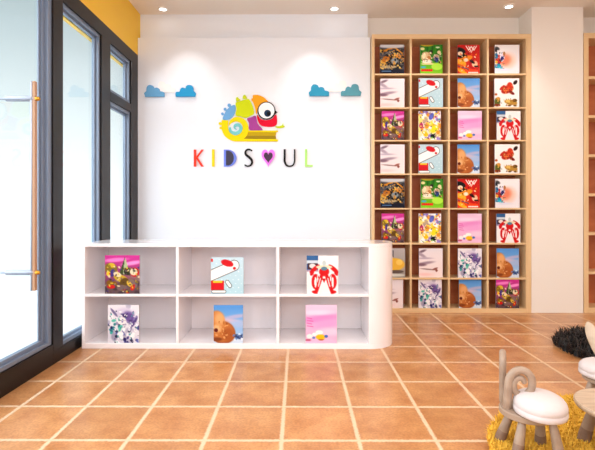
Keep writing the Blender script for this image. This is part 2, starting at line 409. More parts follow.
# pale blue dots, white disc, red blossom and red block
p = Paint((206, 226, 236), (190, 220, 230))
for j in range(9):
    for k in range(6): p.ell(.08+k*.17+(j % 2)*.085, .06+j*.11, .016, .012, (240, 248, 252))
p.line(-.05, .52, .72, .22, .30, K_).line(-.05, .52, .72, .22, .27, (250, 250, 250)).ell(.5, .16, .2, .09, (214, 22, 44), 20, .06).ell(.72, .3, .05, .04, (214, 22, 44))
p.rect(0, .64, .4, .9, (218, 28, 48)).rect(.06, .64, .34, .70, (240, 205, 60)).line(.06, .94, .42, .94, .09, K_).line(.06, .94, .42, .94, .065, (250, 250, 250)).line(.5, .68, .58, .78, .12, K_).line(.5, .68, .58, .78, .09, (250, 250, 250)).rect(0, .04, .06, .12, (214, 30, 50))
D['blossom'] = (p, 'pale blue, red and white cover')
# tan boulder against blue sky
p = Paint((104, 166, 226), (200, 218, 240))
p.ell(.75, .3, .4, .05, (190, 190, 220), -8, .6).ell(.6, .42, .4, .06, (214, 196, 214), 6, .6).ell(.85, .5, .3, .1, (180, 200, 232), 0, .6).ell(.5, .97, .6, .09, (216, 226, 240), 0, .4).ell(.85, .84, .18, .05, (70, 90, 140), 15, .3).ell(.7, .78, .06, .03, (80, 100, 150), 0, .3)
p.ell(.3, .72, .44, .3, (160, 90, 44), 10, .06).ell(.3, .7, .4, .28, (206, 136, 76), 10, .2).ell(.12, .42, .26, .28, (214, 150, 90), -10, .12).ell(.2, .36, .16, .16, (232, 182, 130), 0, .5).ell(.5, .78, .2, .18, (186, 112, 58), 20, .4).ell(.1, .62, .14, .1, (236, 196, 150), 0, .5).ell(.1, .9, .2, .05, (150, 84, 44), 0, .4)
p.splat(26, [(226, 176, 120), (170, 100, 50), (196, 128, 70)], (.05, .4, .6, .9), (.02, .06), 49, 2).ell(.08, .66, .07, .05, (120, 40, 34)).splat(14, [(60, 80, 130), (120, 150, 200), (230, 236, 246)], (.66, .76, 1, .92), (.02, .05), 50, 2)
D['boulder'] = (p, 'sky blue cover with tan shape')
# red leaf forms and ochre lumps on white
p = Paint((248, 246, 246), (244, 240, 240))
p.ell(.52, .38, .26, .13, (190, 50, 30), -25).ell(.62, .26, .12, .13, (214, 70, 36), 0).ell(.32, .32, .14, .05, (200, 60, 36), -40).ell(.84, .14, .07, .09, (60, 24, 24), 40).ell(.7, .5, .12, .05, (140, 30, 24), 30).ell(.5, .4, .14, .06, (226, 110, 60), -20, .5)
p.ell(.12, .8, .12, .14, (110, 120, 50)).ell(.16, .7, .08, .06, (220, 170, 80)).ell(.1, .92, .14, .05, (150, 60, 40)).ell(.66, .82, .26, .09, (196, 156, 70), 10).ell(.56, .78, .1, .06, (230, 200, 120)).ell(.82, .76, .1, .06, (150, 110, 50)).ell(.6, .93, .08, .03, (120, 90, 40)).ell(.84, .94, .08, .03, (120, 90, 40)).ell(.06, .55, .06, .04, (190, 110, 60))
p.splat(40, [(120, 40, 24), (236, 130, 70), (90, 90, 40), (230, 190, 110), (160, 60, 40)], (.3, .22, .75, .52), (.012, .035), 45, 2.5).splat(40, [(90, 90, 40), (230, 190, 110), (120, 80, 40)], (.02, .68, .9, .95), (.012, .035), 46, 2.2)
D['leaf'] = (p, 'white cover with rust red shape')
# magenta sky with angular yellow and olive forms
p = Paint((222, 70, 170), (110, 90, 100))
p.ell(.3, .12, .34, .05, (245, 150, 215), -5, .5).ell(.8, .2, .3, .05, (250, 170, 225), -10, .5).ell(.9, .5, .3, .16, (170, 120, 130), 0, .4).ell(.15, .9, .4, .2, (122, 96, 96), 0, .4).ell(.75, .85, .4, .22, (116, 92, 98), 0, .4)
p.splat(12, [(150, 126, 120), (90, 72, 80), (130, 100, 90)], (0, .6, 1, 1), (.06, .12), 5)
p.ell(.17, .34, .19, .14, (150, 130, 50), 20).ell(.2, .26, .1, .06, (225, 195, 60), 20).ell(.22, .46, .07, .1, (80, 66, 150), 10).ell(.1, .48, .06, .06, (250, 210, 60)).tri((.58, .03), (.4, .52), (.66, .5), (80, 100, 50)).tri((.58, .05), (.52, .5), (.72, .45), (196, 206, 170)).ell(.66, .42, .12, .1, (60, 66, 44)).ell(.86, .44, .13, .12, (210, 40, 36)).ell(.83, .43, .11, .09, (236, 226, 200)).ell(.46, .6, .22, .09, (210, 180, 60), 20).ell(.2, .74, .16, .09, (150, 110, 30), 20).ell(.18, .82, .12, .05, (216, 40, 34)).ell(.56, .7, .12, .12, (120, 90, 30), 40).ell(.7, .74, .1, .05, (230, 200, 80), 60).ell(.8, .84, .06, .08, (216, 44, 34), 20).ell(.5, .85, .16, .08, (140, 116, 116)).ell(.36, .5, .12, .06, (240, 225, 190), 20)
p.splat(90, [(226, 200, 70), (70, 60, 40), (120, 96, 110), (240, 226, 190), (200, 40, 36), (90, 76, 140), (150, 130, 50), (110, 80, 90)], (0, .28, 1, 1), (.015, .05), 44, 2.6)
D['magenta'] = (p, 'magenta and olive cover')
# busy yellow, violet and white blossoms
p = Paint((246, 240, 244), (244, 232, 190))
p.splat(60, [(244, 214, 40), (250, 228, 90), (250, 250, 250), (240, 200, 214), (120, 130, 210), (170, 150, 220), (250, 250, 250), (236, 170, 60), (246, 232, 150)], (0, 0, 1, 1), (.05, .15), 11)
p.ell(.58, .18, .1, .13, (110, 120, 206), 30).ell(.3, .78, .16, .08, (240, 205, 20), 40).ell(.66, .86, .13, .07, (30, 30, 36)).ell(.72, .62, .2, .1, (250, 230, 50), -40).ell(.94, .28, .06, .03, (40, 180, 200)).ell(.12, .5, .09, .1, (200, 70, 120)).ell(.6, .92, .06, .03, (120, 190, 60)).ell(.3, .3, .1, .12, (200, 180, 160), 40)
p.splat(110, [(244, 214, 40), (250, 250, 250), (120, 130, 210), (90, 80, 120), (236, 150, 60), (250, 235, 120), (200, 90, 140), (120, 160, 90)], (0, 0, 1, 1), (.015, .05), 47, 2.6)
D['petals'] = (p, 'yellow, violet and white cover')
# pink clouds with small blobs
p = Paint((240, 210, 232), (236, 188, 218))
p.ell(.5, .36, .7, .1, (236, 160, 214), -6, .7).ell(.7, .5, .5, .12, (238, 178, 222), -8, .7).ell(.35, .2, .5, .06, (246, 222, 240), 0, .7).ell(.8, .7, .4, .1, (246, 214, 234), 0, .7).ell(.4, .95, .7, .1, (240, 200, 226), 0, .6)
for k in range(4): p.line(.05, .34+k*.07, .2+.04*(k % 2), .36+k*.07, .02, (226, 110, 180))
p.ell(.13, .82, .1, .06, (245, 240, 240)).ell(.3, .77, .09, .045, (250, 248, 246)).ell(.44, .72, .12, .055, (252, 248, 245)).ell(.48, .84, .15, .07, (240, 200, 40)).ell(.66, .82, .06, .04, (90, 130, 200)).ell(.08, .92, .1, .03, (210, 120, 150)).ell(.5, .91, .1, .02, (200, 130, 60)).ell(.26, .86, .05, .03, (120, 150, 210))
D['pinkcloud'] = (p, 'soft pink cover')
# red ribbon strokes fanned on white
p = Paint((246, 244, 245), (240, 238, 240))
p.rect(0, 0, .36, .42, (70, 120, 170)).rect(0, .12, .36, .22, (210, 220, 230)).rect(.02, .2, .34, .36, (90, 60, 70)).ell(.18, .27, .1, .06, (230, 225, 225)).rect(0, .38, .36, .42, (190, 170, 190))
R_ = (216, 22, 34)
for sgn in (-1, 1):
    q = lambda x: .55+sgn*x
    p.ell(q(.3), .35, .2, .055, R_, sgn*40).ell(q(.38), .46, .09, .045, R_, sgn*60).ell(q(.27), .68, .13, .2, R_, 0, .08).ell(q(.27), .7, .035, .14, (246, 240, 240), 0, .1).ell(q(.2), .66, .018, .16, (246, 240, 240), sgn*5, .1).line(q(.09), .55, q(.26), .97, .11, R_).line(q(.12), .6, q(.18), .8, .03, (246, 240, 240)).ell(q(.3), .95, .09, .04, R_)
p.ell(.55, .42, .16, .12, R_).ell(.55, .3, .26, .05, (236, 226, 200)).ell(.55, .34, .1, .05, (110, 150, 170)).ell(.55, .2, .06, .07, (205, 215, 215)).tri((.48, .6), (.62, .6), (.55, .72), R_)
D['ribbons'] = (p, 'white cover with red fanned shapes')
# white with violet, teal and ink splashes
p = Paint((240, 236, 242), (232, 230, 238))
p.splat(26, [(226, 222, 234), (200, 196, 214), (250, 250, 252), (180, 176, 200)], (0, 0, 1, 1), (.06, .15), 21)
p.ell(.55, .22, .3, .15, (222, 214, 232), 0, .4).ell(.68, .32, .2, .13, (130, 104, 170), 40, .4).ell(.52, .28, .12, .05, (90, 70, 130), 20).ell(.45, .42, .14, .1, (246, 238, 240)).ell(.46, .4, .04, .03, (60, 80, 150))
p.splat(9, [(80, 190, 180), (110, 205, 190), (60, 150, 160)], (.02, .35, .42, .75), (.04, .1), 8).splat(18, [(54, 50, 120), (80, 70, 150), (40, 40, 90), (110, 120, 190)], (.1, .55, 1, 1), (.03, .09), 31).splat(8, [(250, 250, 252)], (.3, .5, .9, .9), (.04, .08), 13)
p.ell(.85, .45, .05, .16, (110, 90, 150), 30, .3).ell(.2, .2, .04, .14, (140, 130, 170), -40, .3)
p.splat(110, [(54, 50, 120), (250, 250, 252), (150, 140, 190), (90, 180, 180), (40, 40, 80), (214, 210, 226)], (0, .15, 1, 1), (.012, .045), 48, 3)
D['inksplash'] = (p, 'white cover with violet splashes')
# grey interior, yellow mound
p = Paint((196, 190, 190), (170, 165, 160))
p.rect(.1, .06, .5, .3, (120, 120, 126)).rect(.16, .1, .44, .26, (180, 186, 190)).ell(.52, .55, .46, .22, (238, 196, 84)).ell(.3, .3, .16, .12, (240, 190, 170)).ell(.35, .5, .1, .18, (246, 150, 140)).ell(.6, .8, .34, .06, (120, 106, 100)).ell(.5, .92, .5, .05, (214, 214, 208)).ell(.75, .48, .14, .1, (246, 214, 120))
D['mound'] = (p, 'grey and yellow cover')

M_cover = bpy.data.materials.new('printed_cover'); M_cover.use_nodes = True
_b = M_cover.node_tree.nodes['Principled BSDF']; _b.inputs['Roughness'].default_value = .5; _b.inputs['Specular IOR Level'].default_value = .2
_a = M_cover.node_tree.nodes.new('ShaderNodeVertexColor'); _a.layer_name = 'print'
M_cover.node_tree.links.new(_a.outputs['Color'], _b.inputs['Base Color'])

def cover_mesh(key, nu=56, nv=68):
    """unit-width cover board, front printed; x -.5.. .5, z 0..1, y 0...1 scaled later"""
    p = D[key][0]; verts, faces, cols = [], [], []
    for j in range(nv+1):
        for i in range(nu+1):
            verts.append((i/nu-.5, 0, 1-j/nv))
            c = p.at(i/nu, j/nv); c = [255*(max(0, min(255, q))/255)**1.3 for q in c]; cols.append(srgb(*[max(0, min(255, q)) for q in c]))
    for j in range(nv):
        for i in range(nu):
            a = j*(nu+1)+i; faces.append((a, a+nu+1, a+nu+2, a+1))
    n = len(verts)                                   # board thickness
    c4 = [(0, 0), (nu, 0), (nu, nv), (0, nv)]
    for i, j in c4: verts.append((i/nu-.5, .0028, 1-j/nv)); cols.append(cols[j*(nu+1)+i])
    idx = [j*(nu+1)+i for i, j in c4]
    for k in range(4): faces.append((idx[k], idx[(k+1) % 4], n+(k+1) % 4, n+k))
    faces.append((n, n+1, n+2, n+3))
    me = bpy.data.meshes.new('front_cover'); me.from_pydata(verts, [], faces)
    at = me.color_attributes.new('print', 'FLOAT_COLOR', 'POINT')
    for k, c in enumerate(cols): at.data[k].color = c
    me.materials.append(M_cover); me.update()
    return me
COVER = {}
TH = .018
def mesh_from(bm, m, name):
    bmesh.ops.recalc_face_normals(bm, faces=bm.faces)
    me = bpy.data.meshes.new(name); bm.to_mesh(me); bm.free(); me.materials.append(m); return me
ME_pages = mesh_from(boxes((-.495, .490, .0030, TH-.0030, .012, .988)), M_page, 'page_block')
ME_back = mesh_from(boxes((-.5, .5, TH-.0028, TH, 0, 1), (-.5, -.493, .0029, TH-.0029, 0, 1)), M_back, 'back_cover')

def book(x0, x1, y, z, h, key, label, group):
    if key not in COVER: COVER[key] = cover_mesh(key)
    r = empty('picture_book', ((x0+x1)/2, y, z)); tag(r, label, 'book', group)
    for nm, me in (('front_cover', COVER[key]), ('page_block', ME_pages), ('back_cover', ME_back)):
        o = bpy.data.objects.new(nm, me); COL.objects.link(o); o.parent = r; o.scale = (x1-x0, 1, h)
    return r

# ------------------------------------------------------------------ tall bookcase
BX = [(.833, .872), (1.278, 1.298), (1.715, 1.734), (2.156, 2.178), (2.602, 2.662)]
BZv = [(73.6, 75.2), (107.3, 108.7), (140.0, 141.4), (173.5, 174.9), (208.0, 209.5), (242.9, 244.5), (277.8, 279.4)]
BZ = [(1.2+(208-b)*.011454, 1.2+(208-a)*.011454) for a, b in BZv]
Y0, Y1 = 5.2, 5.49
bc = empty('bookcase', (1.75, 5.2, 0))
tag(bc, 'tall light oak bookcase full of books, left of the white column', 'bookcase')
def loc(bs, o): return [(x0-o[0], x1-o[0], y0-o[1], y1-o[1], z0-o[2], z1-o[2]) for x0, x1, y0, y1, z0, z1 in bs]
O = bc.location
def part(name, bs, m, parent, o, bev=.0015, **k): return obj(name, boxes(*loc(bs, o), bev=bev), m, parent, **k)
part('side_panel', [(.842, .872, Y0, Y1, 0, 3.136)], M_wood, bc, O)
part('side_panel', [(2.602, 2.662, Y0, Y1, 0, 3.136)], M_wood, bc, O)
part('top_board', [(.842, 2.662, Y0, Y1, 3.1365, 3.19)], M_woodh, bc, O)
part('base_board', [(.8725, 2.6015, Y0, Y1-.03, 0, .05)], M_woodh, bc, O)
for a, b in BX[1:4]: part('divider', [(a, b, Y0+.001, Y1-.03, .0505, 3.136)], M_wood, bc, O)
xs = [(.8725, 1.2775), (1.2985, 1.7145), (1.7345, 2.1555), (2.1785, 2.6015)]
for z0, z1 in BZ:
    for a, b in xs: part('shelf_board', [(a, b, Y0+.002, Y1-.03, z0, z1)], M_woodh, bc, O, bev=.001)
part('back_panel', [(.8725, 2.6015, Y1-.0295, Y1-.001, .0505, 3.136)], M_panel, bc, O, bev=0)

ordn = ['top', 'second', 'third', 'fourth', 'fifth', 'sixth', 'seventh', 'bottom']
coln = ['leftmost', 'second', 'third', 'rightmost']
rows = [
 [('machine', 38, 128), ('meadow', 188, 271), ('swirl', 327, 409), ('splash', 466, 557)],
 [('inkscape', 40, 130), ('blossom', 182, 272), ('boulder', 327, 409), ('leaf', 464, 556)],
 [('magenta', 45, 128), ('petals', 182, 265), ('pinkcloud', 328, 416), ('ribbons', 472, 560)],
 [('inkscape', 40, 130), ('blossom', 182, 272), ('boulder', 327, 409), ('leaf', 464, 556)],
 [('machine', 40, 130), ('meadow', 190, 273), ('swirl', 327, 409), ('splash', 468, 558)],
 [('magenta', 45, 128), ('petals', 182, 265), ('pinkcloud', 328, 416), ('ribbons', 472, 560)],
 [('mound', 46, 132), ('inkscape', 184, 272), ('inksplash', 328, 416), ('boulder', 472, 554)],
 [('inkscape', 36, 124), ('inksplash', 182, 268), ('boulder', 333, 416), ('magenta', 469, 554)]]
floors = [z1 for z0, z1 in BZ]+[.05]
for r in range(8):
    for c in range(4):
        key, a, b = rows[r][c]
        x0, x1 = ((370+q/3.72-298.7)*5.215/454+.0205-.0209 for q in (a, b))
        rn = ordn[r]+' row'; cn = coln[c]
        book(x0, x1, 5.215+.004*((r*3+c*5) % 4), floors[r]+.001, .334 if r < 7 else .326, key, D[key][1]+' book, '+rn+', '+cn+' column of bookcase', 'picture books facing out in the tall bookcase')

# ------------------------------------------------------------------ second bookcase beyond the column
O2 = (3.3, 5.2, 0)
b2 = empty('bookcase', O2); tag(b2, 'light oak bookcase with empty cubbies, right of the white column', 'bookcase')
part('side_panel', [(3.262, 3.316, Y0, Y1, 0, 3.14)], M_wood, b2, O2)
part('side_panel', [(4.62, 4.66, Y0, Y1, 0, 3.14)], M_wood, b2, O2)
part('top_board', [(3.262, 4.66, Y0, Y1, 3.1405, 3.20)], M_woodh, b2, O2)
part('base_board', [(3.3165, 4.6195, Y0, Y1-.03, 0, .06)], M_woodh, b2, O2)
part('divider', [(3.955, 3.98, Y0+.001, Y1-.03, .0605, 3.14)], M_wood, b2, O2)
for k in range(6):
    z = 1.2+(208-(76.5+39*k))*.011454
    for a, b in ((3.3165, 3.9545), (3.9805, 4.6195)): part('shelf_board', [(a, b, Y0+.002, Y1-.03, z-.03, z)], M_woodh, b2, O2, bev=.001)
part('back_panel', [(3.3165, 4.6195, Y1-.0295, Y1-.001, .0605, 3.14)], M_panel, b2, O2, bev=0)

# ------------------------------------------------------------------ reception desk
DY, DB = 3.86, 4.36
dk = empty('reception_desk', (-.5, DY, 0))
tag(dk, 'long low white reception desk with six cubbies and a rounded right end', 'desk')
OD = dk.location
R = .235
def rounded(x_left, x_right, y0, y1, r, n=12):
    pts = [(x_left, y0)]
    for k in range(n+1):
        a = -PI/2+PI/2*k/n; pts.append((x_right-r+r*math.cos(a), y0+r+r*math.sin(a)))
    for k in range(n+1):
        a = PI/2*k/n; pts.append((x_right-r+r*math.cos(a), y1-r+r*math.sin(a)))
    pts.append((x_left, y1)); return pts
def slab(poly, z0, z1, o, bev=0):
    bm = bmesh.new()
    a = [bm.verts.new((x-o[0], y-o[1], z0)) for x, y in poly]; b = [bm.verts.new((x-o[0], y-o[1], z1)) for x, y in poly]
    n = len(poly); f1 = bm.faces.new(a[::-1]); f2 = bm.faces.new(b)
    for k in range(n): bm.faces.new((a[k], a[(k+1) % n], b[(k+1) % n], b[k]))
    if bev: bmesh.ops.bevel(bm, geom=list(set(list(f1.edges)+list(f2.edges))), offset=bev, segments=2, affect='EDGES', profile=.5)
    return bm
XE = .842
obj('desktop', slab(rounded(-1.845, XE, DY, DB, R), .868, .897, OD, .003), M_desk, dk)
obj('base', slab(rounded(-1.845, XE, DY, DB, R), .001, .048, OD, .003), M_desk, dk)
part('side_panel', [(-1.845, -1.819, DY, DB, .0485, .8675)], M_desk, dk, OD)
for a, b in ((-1.042, -1.020), (-.187, -.163)): part('divider', [(a, b, DY, DB-.02, .0485, .8675)], M_desk, dk, OD)
for a, b in ((-1.8185, -1.0425), (-1.0195, -.1875), (-.1625, .5975)):
    part('shelf_board', [(a, b, DY+.001, DB-.02, .445, .468)], M_desk, dk, OD)
part('back_panel', [(-1.8185, .5975, DB-.0195, DB, .0485, .8675)], M_desk, dk, OD)
poly = rounded(.598, XE, DY, DB, R)
obj('rounded_end_panel', slab(poly, .0485, .8675, OD), M_desk, dk)

kd = 3.868/454
for u0, u1, vt, vb, key, zf, w in ((104.9, 139.6, 255.2, 293.6, 'magenta', .468, 'upper left cubby'),
                          (107.8, 139.1, 305.4, 343.4, 'inksplash', .048, 'lower left cubby'),
                          (211.2, 243.8, 257.2, 293.6, 'blossom', .468, 'upper middle cubby'),
                          (213.9, 243.2, 305.4, 343.2, 'boulder', .048, 'lower middle cubby'),
                          (307, 338.6, 256, 294.2, 'ribbons', .468, 'upper right cubby'),
                          (305.9, 337, 306, 344.2, 'pinkcloud', .048, 'lower right cubby')):
    book((u0-298.7)*kd, (u1-298.7)*kd, 3.868, zf+.001, (vb-vt)*kd, key, D[key][1]+' book, '+w+' of white desk', 'picture books facing out in the reception desk')

# ------------------------------------------------------------------ wall sign : chameleon on a book, letters, clouds
KW = 5.29/454
def art(u, v): return ((u-298.7)*KW, 1.2+(208-v)*KW)
def lp(cx, cy): return art(215+cx/7.933, 90+cy/7.933)
YS = 5.298
sg = empty('chameleon_sign', (0, 0, 0))
tag(sg, 'colourful chameleon emblem curled on a yellow book, on the white wall', 'sign')
def paint(name, r, g, b, **k): return mat(name, srgb(r, g, b), .6, spec=.15, **k)
P_or = paint('orange_acrylic', 250, 166, 26); P_gr = paint('lime_acrylic', 208, 222, 14); P_bl = paint('sky_acrylic', 112, 172, 226)
P_pu = paint('purple_acrylic', 166, 66, 150); P_re = paint('red_acrylic', 226, 6, 48); P_ye = paint('yellow_acrylic', 248, 220, 0)
P_te = paint('teal_acrylic', 118, 200, 204); P_ol = paint('olive_acrylic', 196, 164, 16); P_od = paint('dark_olive_acrylic', 156, 130, 22)
P_bk = paint('black_acrylic', 18, 16, 20); P_wh = paint('white_acrylic', 250, 250, 252); P_nv = paint('navy_acrylic', 24, 52, 82)
def shape(name, pts, m, y=YS, t=.014, sub=4, smooth=True, parent=sg):
    P = catmull([lp(*q) for q in pts], sub, True) if smooth else [lp(*q) for q in pts]
    return obj(name, prism(P, y-t, y), m, parent)
def disc(name, cx, cy, r, m, y=YS, t=.014, parent=sg, r0=0):
    P = [lp(cx+r*math.cos(2*PI*k/36), cy+r*math.sin(2*PI*k/36)) for k in range(36)]
    return obj(name, prism(P, y-t, y), m, parent)
shape('crest', [(302, 44), (325, 39), (352, 42), (388, 58), (412, 80), (424, 96), (388, 97), (358, 115), (340, 150), (336, 185), (328, 186), (322, 150), (305, 100), (290, 75), (303, 62)], P_or)
g1 = shape('body_segment', [(166, 103), (200, 88), (262, 72), (280, 85), (300, 125), (312, 184), (282, 205), (245, 221), (205, 209), (166, 200), (172, 150)], P_gr)
shape('spike', [(170, 90), (170, 64), (182, 57), (192, 69), (205, 78), (190, 86)], P_gr)
shape('spike', [(222, 66), (225, 47), (238, 38), (250, 50), (256, 66), (240, 70)], P_gr)
shape('body_segment', [(65, 234), (72, 200), (102, 150), (150, 119), (165, 132), (160, 180), (138, 216), (105, 235)], P_bl)
for cx, cy, r in ((115, 121, 14), (82, 152, 12), (61, 189, 11)): disc('spike', cx, cy, r, P_bl, YS, .012)
shape('body_segment', [(256, 228), (290, 216), (320, 204), (330, 215), (340, 265), (376, 308), (370, 318), (278, 318), (272, 265)], P_pu, sub=3)
shape('head', [(335, 195), (365, 230), (410, 240), (455, 228), (480, 197), (492, 207), (493, 265), (470, 288), (420, 292), (370, 282), (345, 250)], P_re)
shape('tongue', [(480, 290), (515, 286), (535, 278), (543, 263), (545, 280), (556, 290), (538, 300), (500, 302)], paint('leaf_acrylic', 200, 222, 30))
ey = disc('eye', 411, 165, 71, P_bk, YS-.014, .008)
disc('eye_white', 411, 165, 63, P_wh, YS-.0225, .006, ey)
disc('pupil', 420, 188, 27, P_nv, YS-.029, .004, ey)
disc('pupil_core', 427, 191, 15, P_bk, YS-.0335, .003, ey)
shape('eyelash', [(476, 158), (498, 179), (474, 198)], P_bk, YS-.014, .008, smooth=False)
cl = catmull([lp(*q) for q in ((82, 240), (80, 300), (102, 352), (160, 384), (222, 362), (246, 305), (226, 252), (175, 231), (130, 250), (111, 284))], 7)
ws = catmull([(w, 0) for w in (50, 52, 50, 46, 50, 46, 42, 36, 22, 3)], 7)
obj('tail', ribbon(cl, [w[0]/7.933*KW for w in ws], YS-.014, YS), P_ye, sg)
cl = catmull([lp(*q) for q in ((120, 296), (128, 330), (166, 344), (200, 326), (207, 297), (188, 277), (163, 280), (157, 300), (172, 312))], 7)
ws = catmull([(w, 0) for w in (14, 24, 28, 26, 24, 24, 20, 14, 5)], 7)
obj('tail_curl', ribbon(cl, [w[0]/7.933*KW for w in ws], YS-.014, YS), P_te, sg)
disc('spike', 43, 266, 12, P_ye, YS, .012); disc('spike', 46, 301, 9, P_ye, YS, .012)
bkp = shape('book_cover', [(266, 322), (500, 322), (502, 328), (500, 334), (262, 334)], P_ye, smooth=False)
shape('book_cover', [(140, 402), (200, 388), (500, 392), (502, 400), (500, 408), (160, 408)], P_ye, YS-.0005, .0155, smooth=False)
shape('book_pages', [(261, 335), (488, 335), (484, 364), (246, 364)], P_ol, YS, .010, smooth=False)
shape('book_pages', [(246, 364.5), (484, 364.5), (488, 391), (212, 391)], P_od, YS, .010, smooth=False)

def l1(cx, cy): return art(185+cx/8.5, 142+cy/8.5)
def l2(cx, cy): return art(250+cx/8.5, 142+cy/8.5)
U = KW/8.5
LT = .02
def letter(name, label, bm, m): return tag(obj(name, bm, m), label, 'letter', 'cut-out letters of the wall sign')
def quad(pts, f, bm=None, y0=YS-LT, y1=YS): return prism([f(*q) for q in pts], y0, y1, bm)
K = quad([(78, 65), (97, 65), (97, 209), (78, 209)], l1)
quad([(97, 128), (142, 65), (159, 65), (104, 140)], l1, K); quad([(97, 141.0), (108, 128), (161, 209), (140, 209)], l1, K, YS-LT+.001)
letter('letter_sign', 'red cut-out letter K on the white wall under the chameleon', K, paint('red_letter', 250, 66, 46))
letter('letter_sign', 'yellow cut-out letter I on the white wall under the chameleon', quad([(232, 63), (253, 63), (253, 209), (232, 209)], l1), paint('yellow_letter', 246, 220, 20))
Dt = empty('letter_sign', (0, 0, 0)); tag(Dt, 'blue cut-out letter D with a dark filled centre on the white wall', 'letter', 'cut-out letters of the wall sign')
do = [(333, 65), (365, 65)]+[(365+75*math.cos(a)-0, 137+72*math.sin(a)) for a in [(-PI/2+PI*k/16) for k in range(1, 16)]]+[(365, 209), (333, 209)]
di = [(352, 74), (372, 74)]+[(368+50*math.cos(a), 137+63*math.sin(a)) for a in [(-PI/2+PI*k/16) for k in range(1, 16)]]+[(372, 200), (352, 200)]
obj('outline', quad(do, l1), paint('periwinkle_letter', 118, 140, 240), Dt); obj('centre', quad(di, l1, None, YS-LT-.004, YS-LT-.0005), paint('slate_letter', 66, 64, 84), Dt)
S = catmull([l1(*q) for q in ((573, 76), (552, 64), (528, 67), (516, 86), (521, 108), (545, 128), (567, 150), (572, 176), (560, 198), (535, 206), (509, 194))], 5)
letter('letter_sign', 'black cut-out letter S on the white wall, left of the heart', ribbon(S, [w[0]*U for w in catmull([(q, 0) for q in (11, 12, 13, 15, 19, 21, 20, 16, 14, 12, 11)], 5)], YS-LT, YS), P_bk)
def heart(cx, cy, s, f, sy=1.0):
    P = []
    for k in range(48):
        t = 2*PI*k/48; x = 16*math.sin(t)**3; y = 13*math.cos(t)-5*math.cos(2*t)-2*math.cos(3*t)-math.cos(4*t)
        P.append(f(cx+x*s, cy-y*s*sy))
    return P
Ht = empty('heart_sign', (0, 0, 0)); tag(Ht, 'pink cut-out heart with a dark heart centre between letters S and U', 'heart', 'cut-out letters of the wall sign')
obj('outline', prism(heart(158, 126, 3.55, l2, 1.45), YS-LT, YS), paint('pink_letter', 240, 130, 246), Ht)
obj('centre', prism(heart(158, 128, 2.35, l2, 1.35), YS-LT-.004, YS-LT-.0005), paint('plum_letter', 76, 56, 78), Ht)
Uc = catmull([l2(*q) for q in ((297, 62), (297, 120), (298, 165), (312, 196), (340, 206), (368, 196), (381, 165), (382, 120), (382, 62))], 5)
letter('letter_sign', 'black cut-out letter U on the white wall, right of the heart', ribbon(Uc, [w[0]*U for w in catmull([(q, 0) for q in (17, 17, 17, 14, 11, 11, 12, 13, 13)], 5)], YS-LT, YS), P_bk)
Lb = quad([(470, 62), (488, 62), (488, 196), (535, 196), (535, 211), (470, 211)], l2)
letter('letter_sign', 'light green cut-out letter L, last on the right of the sign', Lb, paint('green_letter', 184, 240, 128))

def cloud(pts, f, m, label, y=YS-.009, t=.02):
    P = catmull([f(*q) for q in pts[:-2]], 5)+[f(*pts[-2]), f(*pts[-1])]
    return tag(obj('cloud_ornament', prism(P, y-t, y), m), label, 'wall ornament', 'cloud cut-outs on the logo wall')
def c1(x, y): return art(140+x/9.154, 75+y/9.154)
def c2(x, y): return art(300+x/8.5, 75+y/8.5)
M_cl = [paint('blue_cloud_'+str(k), *c) for k, c in enumerate(((104, 164, 208), (44, 156, 212), (52, 156, 196), (92, 158, 176)))]
left = [(50, 188), (44, 168), (62, 150), (66, 118), (82, 97), (105, 95), (126, 104), (136, 122), (158, 118), (180, 128), (190, 150), (215, 156), (228, 164), (229, 200), (50, 200)]
cloud(left, c1, M_cl[0], 'dull blue cloud cut-out nearest the window on the white wall')
right = [(330, 168), (340, 157), (366, 155), (376, 128), (396, 118), (420, 124), (430, 102), (455, 94), (480, 100), (492, 120), (496, 148), (516, 168), (512, 188), (510, 200), (331, 200)]
cloud(right, c1, M_cl[1], 'bright blue cloud cut-out left of the chameleon')
cloud([(q[0]*.93+36, (q[1]-95)*.93+84) for q in left], c2, M_cl[2], 'bright blue cloud cut-out right of the chameleon')
cloud([((q[0]-330)*.93+349, (q[1]-95)*.93+82) for q in right], c2, M_cl[3], 'grey-blue cloud cut-out nearest the bookcase on the white wall')
wc = [(q[0]*.95+105, (q[1]-95)*.95+58) for q in left]
M_wc = paint('white_cloud', 252, 250, 250)
cloud(wc, c1, M_wc, 'white cloud cut-out between the two blue clouds nearest the window', YS, .008)
cloud([((q[0]-330)*.9+250, (q[1]-95)*.9+48) for q in right], c2, M_wc, 'white cloud cut-out between the two blue clouds nearest the bookcase', YS, .008)

